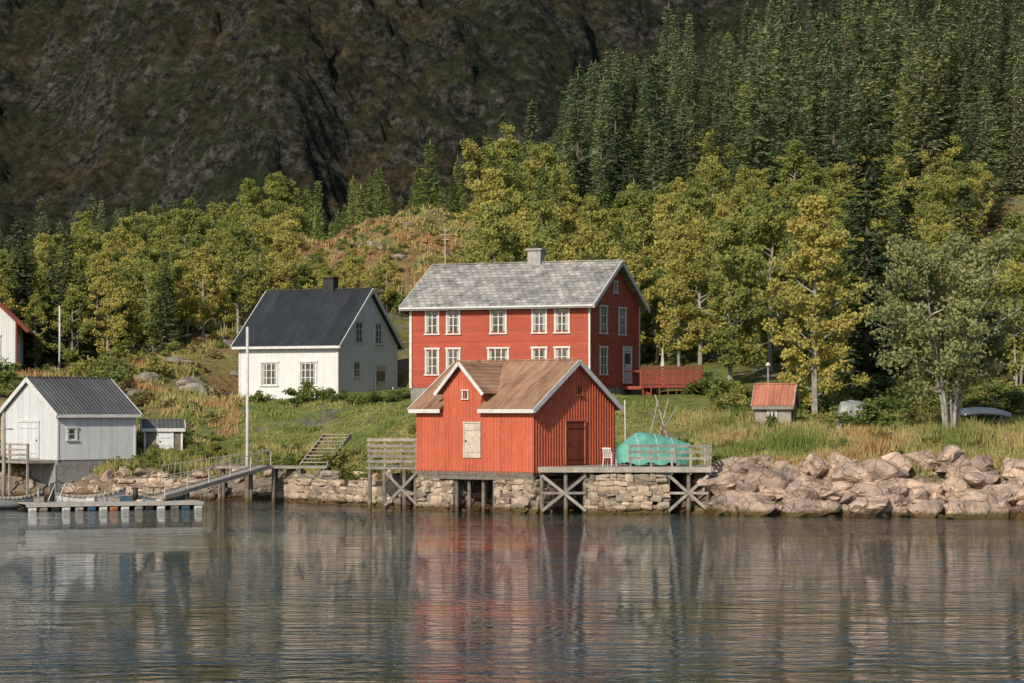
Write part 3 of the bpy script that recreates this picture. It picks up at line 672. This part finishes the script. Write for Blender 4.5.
def bsh(x,y,s_,P=BU):
    if 22.8<x<28.5 and 126<y<137.5: return
    inst('shrub',random.choice(P),(x,y,zat(x,y)-.05),random.random()*6,(s_*random.uniform(.9,1.6),s_*1.2,s_*random.uniform(.7,1.1)),Eb)
for px,y,s_ in ((307,161,1.3),(296,160,.8),(345,159,.7),(360,158,.8),(374,157.5,.9),(390,157,.7),(405,158,.8),(422,143,.7),(330,160,.6),(350,136,.9),(362,134,1.0),(340,138,1),(372,131,.8),(150,152,.9),(165,150,.8),(180,151,.8),(260,162,.6),(710,151,1.2),(728,149,1.0)): bsh((px-512)*y/2500,y,s_)
for _ in range(190):
    x=random.uniform(-30,-12); y=shore(x)+random.uniform(2.5,9); bsh(x,y,random.uniform(.2,.65))
for _ in range(80):
    x=random.uniform(-12,-4); y=shore(x)+random.uniform(2.5,7); bsh(x,y,random.uniform(.2,.55))
for _ in range(330):
    x=random.uniform(12,45); y=shore(x)+random.uniform(13,32); bsh(x,y,random.uniform(.4,1.4))
for _ in range(90):
    x=random.uniform(9,36); y=shore(x)+random.uniform(4,13); bsh(x,y,random.uniform(.2,.5))
for _ in range(280):
    y=random.uniform(166,205); x=random.uniform(-50,50)
    if nohouse(x,y): bsh(x,y,random.uniform(.6,1.7))
for _ in range(110):
    y=random.uniform(200,232); x=random.uniform(-23,1); bsh(x,y,random.uniform(.25,.7))
Eb=empty('heather_scrub')
for _ in range(220):
    y=random.uniform(198,236); x=random.uniform(-23,1); bsh(x,y,random.uniform(.25,.55),HE)
for _ in range(240):
    y=random.uniform(152,190); x=random.uniform(-42,-18); bsh(x,y,random.uniform(.3,.8),HE+BU[:1])
for _ in range(60):
    y=random.uniform(190,235); x=random.uniform(32,52); bsh(x,y,random.uniform(.3,.9),HE)
for _ in range(60):
    x=random.uniform(9,36); y=shore(x)+random.uniform(3,12); bsh(x,y,random.uniform(.2,.45),HE)
# grass
def grass(name,n,xr,tr,h0,h1,t0,t1,ok=None,w=.045,world=False,th=-.12):
    g=np.random.default_rng(n); mb=MB(); C=0; vv=[];tt=[]
    while C<n:
        x=g.uniform(*xr); t=g.uniform(*tr); y=t if world else shore(x)+t
        if noise.noise(Vector((x*.5,y*.5,3)))<th : continue
        if ok and not ok(x,y): continue
        z=zat(x,y)-.03; tb_=t0+(t1-t0)*(.5+.9*noise.noise(Vector((x*.25,y*.25,8)))); sc=.6+.8*abs(noise.noise(Vector((x*.7,y*.7,1))))*2
        for _ in range(9):
            px,py=x+g.normal(0,.16),y+g.normal(0,.16); h=g.uniform(h0,h1)*sc; a=g.uniform(0,6.28); dx,dy=math.cos(a)*w,math.sin(a)*w; lx,ly=g.normal(0,.28*h,2)
            vv+= [(px-dx,py-dy,z),(px+dx,py+dy,z),(px+lx,py+ly,z+h)]; tt+=[min(1,max(0,tb_+g.normal(0,.12)))]*3; C+=1
    mb.v=vv; mb.t=tt; mb.f=[(3*i,3*i+1,3*i+2) for i in range(len(vv)//3)]; mb.mi(M['grassb']); mb.m=[0]*len(mb.f); mb.obj(name)
grass('tall_grass',66000,(9.5,34),(2.8,20),.25,.7,.15,.95)
grass('shore_grass',30000,(-32,-4.5),(2.2,9),.2,.6,.1,.8)
grass('lawn_grass',50000,(-24,14),(5,26),.06,.22,0,.6,lambda x,y:y<164,.05)
grass('hill_grass',45000,(-40,-17),(150,190),.15,.5,.3,1.1,lambda x,y:not(x>-22 and y>166),.06,True,-.05)
grass('knoll_grass',42000,(-23,2),(190,234),.15,.5,.3,1.15,None,.08,True,-.1)
# ------------------------------------------------------------ jetty & dock
D=empty('wooden_jetty'); mb=MB()
mb.box(-16.0,-10.0,135.2,137.4,1.84,1.96,M['greywood'])
for x_ in (-15.8,-14.3,-12.9,-11.5,-10.2):
    for y_ in (135.35,137): post(x_,y_,-1.2,1.84,.1)
for i in range(9):
    z=1.96+.19*(i+1); y_=137.3+.28*i; x_=-11.6+.13*i
    mb.box(x_,x_+1.5,y_,y_+.3,z-.05,z,M['greywood'])
mb.beam((-11.62,137.3,1.95),(-10.5,139.9,3.6),.06,.22,M['greywood']); mb.beam((-10.12,137.3,1.95),(-9.0,139.9,3.6),.06,.22,M['greywood'])
mb.obj('platform_and_steps',D)
mb=MB()
for i in range(17):
    t=i/16; p=Vector((-19.2+5.9*t,136.6+1.2*t,1.1+.9*t)); mb.beam(p,p+Vector((random.uniform(-.1,.15),0,random.uniform(.8,1.0))),.035,.035,M['greywood'])
for dz_ in (.85,.3): mb.beam((-19.2,136.57,1.1+dz_),(-13.3,137.77,2.0+dz_),.03,.04,M['greywood'])
mb.obj('picket_rail',D)
G=empty('gangway'); mb=MB(); a=Vector((-18.0,127.2,.55)); b=Vector((-13.4,135.2,1.95))
mb.beam(a,b,.9,.1,M['greywood'])
sd=Vector((b-a)).cross(Vector((0,0,1))).normalized()*.45
for s_ in (1,-1):
    mb.beam(a+sd*s_,b+sd*s_,.06,.2,M['greywood'])
    if s_==1:
        mb.beam(a+sd*s_+Vector((0,0,.9)),b+sd*s_+Vector((0,0,.9)),.03,.04,M['steel'])
        for i in range(6):
            p=a+(b-a)*i/5+sd*s_; mb.beam(p,p+Vector((0,0,.9)),.03,.03,M['steel'])
mb.obj('ramp_and_handrail',G)
F=empty('floating_dock',(-24,123.6,0),R(22)); mb=MB(); dkw=noisemat('bleached_dock_planks',(.5,.48,.44),(.36,.34,.31),3,.8,.3,island=.3)
for i in range(58): mb.box(i*.155,i*.155+.14,0,2.1,.33,.38,dkw)
mb.box(0,9,-.05,-.003,.2,.375,dkw); mb.box(0,9,2.1,2.15,.2,.375,M['darkwood']); mb.obj('deck_planks',F)
blue=noisemat('blue_float_plastic',(.06,.12,.18),(.04,.09,.14),3,.5,.1); orange=noisemat('orange_buoy',(.5,.2,.1),(.4,.15,.08),3,.5,.1)
mb=MB()
for i in range(15):
    x_=.3+i*.6+random.uniform(-.1,.1)
    for y_ in (.15,1.95): mb.tube([(x_-.22,y_,.1),(x_-.16,y_,.1),(x_+.16,y_,.1),(x_+.22,y_,.1)],[.08,.16,.16,.08],10,[M['white'],M['greywood'],M['black'],M['white'],M['greywood'],blue,M['white'],orange][i%8 if y_<1 else 2])
mb.obj('floats',F)
mb=MB()
for i,(x_,y_,s_) in enumerate(((.7,1.3,.3),(5.1,1.3,.32),(3.4,1.6,.25),(4.5,.8,.25),(7.4,1.5,.3))):
    mm=[M['greywood'],blue,M['white'],M['greywood'],M['darkwood']][i]
    mb.box(x_,x_+s_*1.5,y_,y_+s_,.39,.39+s_*.8,mm); mb.box(x_-.02,x_+s_*1.5+.02,y_-.02,y_+s_+.02,.39+s_*.8,.42+s_*.8,M['greywood'])
mb.obj('crates',F)
mb=MB()
for x_,h in ((1.0,1.1),(4.4,.9),(8.6,1.0)): mb.tube([(x_,1.9,.3),(x_,1.9,h)],[.05,.05],8,M['greywood'])
for x_ in (1.4,1.9): mb.tube([(x_,1.6,.38),(x_+.4,1.7,1.3)],[.025,.02],6,M['steel'])
for cx_,cy_ in ((5.9,.6),(7.0,1.0)):
    for k in range(3):
        pts=[(cx_+(.22-.03*k)*math.cos(i*.52),cy_+(.22-.03*k)*math.sin(i*.52),.4+.035*k) for i in range(13)]; mb.tube(pts,[.02]*13,5,M['trimgrey'])
mb.obj('mooring_posts_and_ropes',F)
def hull(name,x,y,rz,Ln,Wd,z,mat,flip=False,sc=1):
    E_=empty(name,(x,y,z),rz); E_.scale=(1,1,sc); mb=MB(); n=14; vs=[];fs=[]; rows=7
    for i in range(n+1):
        t=i/n; w=Wd/2*(math.sin(math.pi*min(1,(t*.86+.14)))**.6 if t<.999 else .02); sh=.12*(2*t-1)**2+.12*t**3
        for j in range(rows):
            a_=math.pi*j/(rows-1); yy=-math.cos(a_)*w; zz=-math.sin(a_)**.7*.38*(1-.3*t**3)+sh
            vs.append((t*Ln,yy,-zz if flip else zz+.38))
    for i in range(n):
        for j in range(rows-1): fs.append((i*rows+j,i*rows+j+1,(i+1)*rows+j+1,(i+1)*rows+j))
    fs.append(tuple(range(rows))); mb.add(vs,fs,mat)
    for sgn in (0,rows-1): 
        for i in range(n): mb.beam(vs[i*rows+sgn],vs[(i+1)*rows+sgn],.06,.07,M['greywood'])
    if not flip:
        for t in (.3,.6): mb.box(t*Ln,t*Ln+.22,-Wd*.42,Wd*.42,.3,.34,M['greywood'])
        mb.box(-.2,.0,-.13,.13,.2,.8,M['black']); mb.box(-.12,-.06,-.05,.05,-.3,.2,M['black'])
    else:
        for t in (.2,.75): mb.box(t*Ln,t*Ln+.1,-Wd*.45,Wd*.45,-.9,-.12,M['greywood'])
    mb.obj('hull_and_thwarts',E_,True); return E_
hull('rowing_boat',-23.2,126.9,R(16),3.6,1.5,-.06,M['white'],sc=1.7)
hull('rowing_boat',-26.6,126.6,R(12),2.9,1.3,-.05,noisemat('grey_boat_paint',(.30,.33,.34),(.22,.24,.25),3,.5,.1),sc=1.5)
hull('rowing_boat',-19.4,129.6,R(24),2.8,1.2,-.05,noisemat('faded_blue_boat_paint',(.22,.30,.36),(.16,.22,.27),3,.5,.1),sc=1.3)
hull('upturned_rowing_boat',24.2,135.5,R(3),2.9,1.2,zat(25.5,135.5)+.55,M['white'],True)
Tm=N('green_tarpaulin'); f=Tm.noise(Tm.coord((1,3,1)),1.4,6,.6,.6); Tm.bump(f,.8,.14); tarp=Tm.fin(Tm.ramp(f,[(.3,(.06,.23,.18)),(.7,(.13,.36,.29))]),.6,.3)
E_=empty('tarpaulin_covered_boat',(5.2,122.9,2.27),R(14)); mb=MB(); vs=[];fs=[]; n=26; rows=15; Ln=3.7
for i in range(n+1):
    t=i/n; prof=(math.sin(math.pi*min(1,t*.9+.1))**.45) if t<.99 else .25
    H=(1.6 if t<.35 else 1.6-.65*((t-.35)/.65)**1.2)*(.5+.5*min(1,t*4)) ; Wd=.95*prof
    for j in range(rows):
        u=-1+2*j/(rows-1); yy=Wd*math.copysign(abs(u)**.8,u); zz=H*(1-abs(u)**1.5)*.85+.28*(1-abs(u)**6)
        zz+=.05*noise.noise(Vector((t*7,u*3,1)))+.05*abs(math.sin(t*14))*abs(u)*(1-abs(u))*2
        vs.append((t*Ln,yy,max(.02+.08*(1+math.sin(t*21)),zz)))
for i in range(n):
    for j in range(rows-1): fs.append((i*rows+j,(i+1)*rows+j,(i+1)*rows+j+1,i*rows+j+1))
fs.append(tuple(range(rows))); fs.append(tuple(n*rows+j for j in range(rows))); mb.add(vs,fs,tarp); mb.obj('tarpaulin',E_,True)
mb=MB()
for t in (.25,.5,.75):
    i=int(t*n); pts=[Vector(vs[i*rows+j])+Vector((0,0,.015)) for j in range(rows)]; mb.tube(pts,[.012]*rows,4,M['white'])
for t in (.2,.75): mb.box(t*Ln,t*Ln+.15,-.8,.8,0,.14,M['greywood'])
mb.obj('ropes_and_keel_blocks',E_)
E_=empty('plastic_garden_chair',(4.75,121.6,2.265),R(150)); mb=MB(); w=M['white']
for x_ in (-.24,.24):
    mb.beam((x_,-.24,0),(x_*.9,-.2,.64),.045,.045,w); mb.beam((x_,.26,0),(x_*.9,.2,.64),.045,.045,w); mb.beam((x_*.98,-.24,.64),(x_*.98,.26,.66),.06,.03,w)
mb.box(-.24,.24,-.24,.22,.41,.44,w)
for i in range(5): mb.beam((-.2+i*.1,.2,.43),(-.2+i*.1,.33,.86),.055,.02,w)
mb.beam((-.24,.335,.88),(.24,.335,.88),.03,.06,w); mb.obj('chair_frame',E_)
def pole(name,x,y,z0,z1,r=.08,mat='steel',extra=None):
    mb=MB(); mb.tube([(0,0,0),(.02,0,(z1-z0)*.5),(0,0,z1-z0)],[r,r*.9,r*.75],8,M[mat])
    if extra: extra(mb,z1-z0)
    o=mb.obj(name,None,True); o.location=(x,y,z0); return o
pole('white_mooring_pole',-14.5,136.9,-.8,9.55,.1)
pole('mooring_post',-28.0,137.8,-1,4.85,.12,'greywood',lambda mb,h:mb.beam((-.5,0,h-.9),(.5,0,h-.9),.06,.08,M['greywood']))
pole('flag_pole',-32.6,180,zat(-32.6,180)-.3,12.5,.08)
pole('lamp_post',(768-512)*136/2500,136,zat(14,136)-.3,7.4,.05,'greywood',lambda mb,h:mb.tube([(0,0,h),(0,0,h+.1),(.0,0,h+.2)],[.16,.12,.03],8,M['steel']))
pole('wharf_post',(628-512)*122/2500,125.5,2.2,5.5,.04,'steel')
mb=MB()
for (x0,y0,x1,y1,z1) in ((7.3,129.5,8.2,131,5.6),(8.3,129.3,7.5,131,5.8),(7.0,131,8.6,129.8,5.2),(8.8,130.5,7.2,129.6,5.0),(6.9,130,7.6,130.4,5.5)):
    mb.tube([(x0,y0,zat(x0,y0)-.1),(x1,y1,z1)],[.05,.035],6,M['greywood'])
mb.obj('drying_rack_poles')
# red terrace
E_=empty('red_terrace',(7.9,151.2,0),R(-4)); mb=MB(); rd=M['doorred']
mb.box(0,3.6,0,2.6,6.3,6.5,rd)
for i in range(8): mb.beam((i*.51,0,5),(i*.51,0,7.6),.08,.08,rd)
for zz in (7.6,7.38,7.19,7.0,6.81,6.62,6.42): mb.beam((-.02,-.06,zz),(3.62,-.06,zz),.03,.165 if zz<7.5 else .08,rd)
for zz in (7.6,7.3,7.0,6.7): mb.beam((3.63,0,zz),(3.63,2.6,zz),.03,.14,rd)
mb.obj('terrace_deck_and_railing',E_)
mb=MB(); mb.tube([(1.2,1.2,6.5),(1.2,1.2,8.5)],[.03,.03],6,M['steel']); mb.tube([(1.2,1.2,7.6),(1.2,1.2,8.8)],[.14,.03],8,M['trimgrey']); mb.box(1.9,2.8,1.0,1.6,7.15,7.2,M['greywood'])
for x_ in (2.0,2.7): mb.box(x_,x_+.05,1.25,1.3,6.5,7.15,M['greywood'])
mb.obj('parasol_and_table',E_)
# small hut
z0=zat(14,133); E=gable_house('small_garden_hut',(12.9,132.6),R(-15),1.9,1.7,z0-.1,z0+1.35,z0+2.25,'greywood','orangeroof',trim='greywood',ov=.2,og=.15,zf=None,corner=False)
door(E,1.9,1.7,'right',.85,z0,z0+1.3,.7,'darkwood',trim='greywood',tw=.05); window(E,1.9,1.7,'front',.9,z0+.6,z0+1.1,.5,2,1,tw=.05)
gt=noisemat('grey_tarp',(.36,.37,.36),(.20,.21,.21),2,.7,.8,2,.2)
x0,y0=17.0,131.0; z0=zat(x0,y0); mb=MB(); vs=[];fs=[]
for i in range(13):
    for j in range(13):
        u,v_=i/12,j/12; e=min(u,1-u,v_,1-v_); vs.append((x0+u*1.9+.1*noise.noise(Vector((v_*3,u*3,7))),y0+v_*1.3,z0+min(1.6,e*13)*(.85+.2*v_-.2*abs(u-.4))+.14*noise.noise(Vector((u*4,v_*4,2)))))
for i in range(12):
    for j in range(12): fs.append((i*13+j,(i+1)*13+j,(i+1)*13+j+1,i*13+j+1))
mb.add(vs,fs,gt)
for i in range(7):
    for k in range(3): mb.tube([(x0+.2+i*.22,y0-.15,z0+.12+k*.2),(x0+.2+i*.22,y0+.3,z0+.12+k*.2)],[.09,.09],7,M['greywood'])
mb.obj('tarp_covered_woodpile',None,True)
# ------------------------------------------------------------ light, sky, camera
s=Vector((-.44,-.898,0)).normalized(); el=R(32)
sd=Vector((s.x*math.cos(el),s.y*math.cos(el),math.sin(el)))
l=bpy.data.lights.new('sun','SUN'); l.energy=5.0; l.angle=R(.5); l.color=(1,.90,.75)
o=bpy.data.objects.new('sun',l); S.collection.objects.link(o); o.rotation_euler=(-sd).to_track_quat('-Z','Y').to_euler(); o.location=(-40,-60,80)
w=bpy.data.worlds.new('World'); S.world=w; w.use_nodes=True; nt=w.node_tree; bg=nt.nodes['Background']
sk=nt.nodes.new('ShaderNodeTexSky'); sk.sky_type='NISHITA'; sk.sun_disc=False; sk.sun_elevation=el; sk.sun_rotation=math.atan2(s.x,s.y)
nt.links.new(sk.outputs[0],bg.inputs[0]); bg.inputs[1].default_value=.12
cam=bpy.data.cameras.new('camera'); cam.lens=2500*36/1024; cam.clip_end=4000; cam.clip_start=.5
co=bpy.data.objects.new('camera',cam); S.collection.objects.link(co); co.location=(0,0,5); co.rotation_euler=(math.pi/2+math.atan((410-341.5)/2500),0,0)
S.camera=co
print('objects',len(bpy.data.objects))
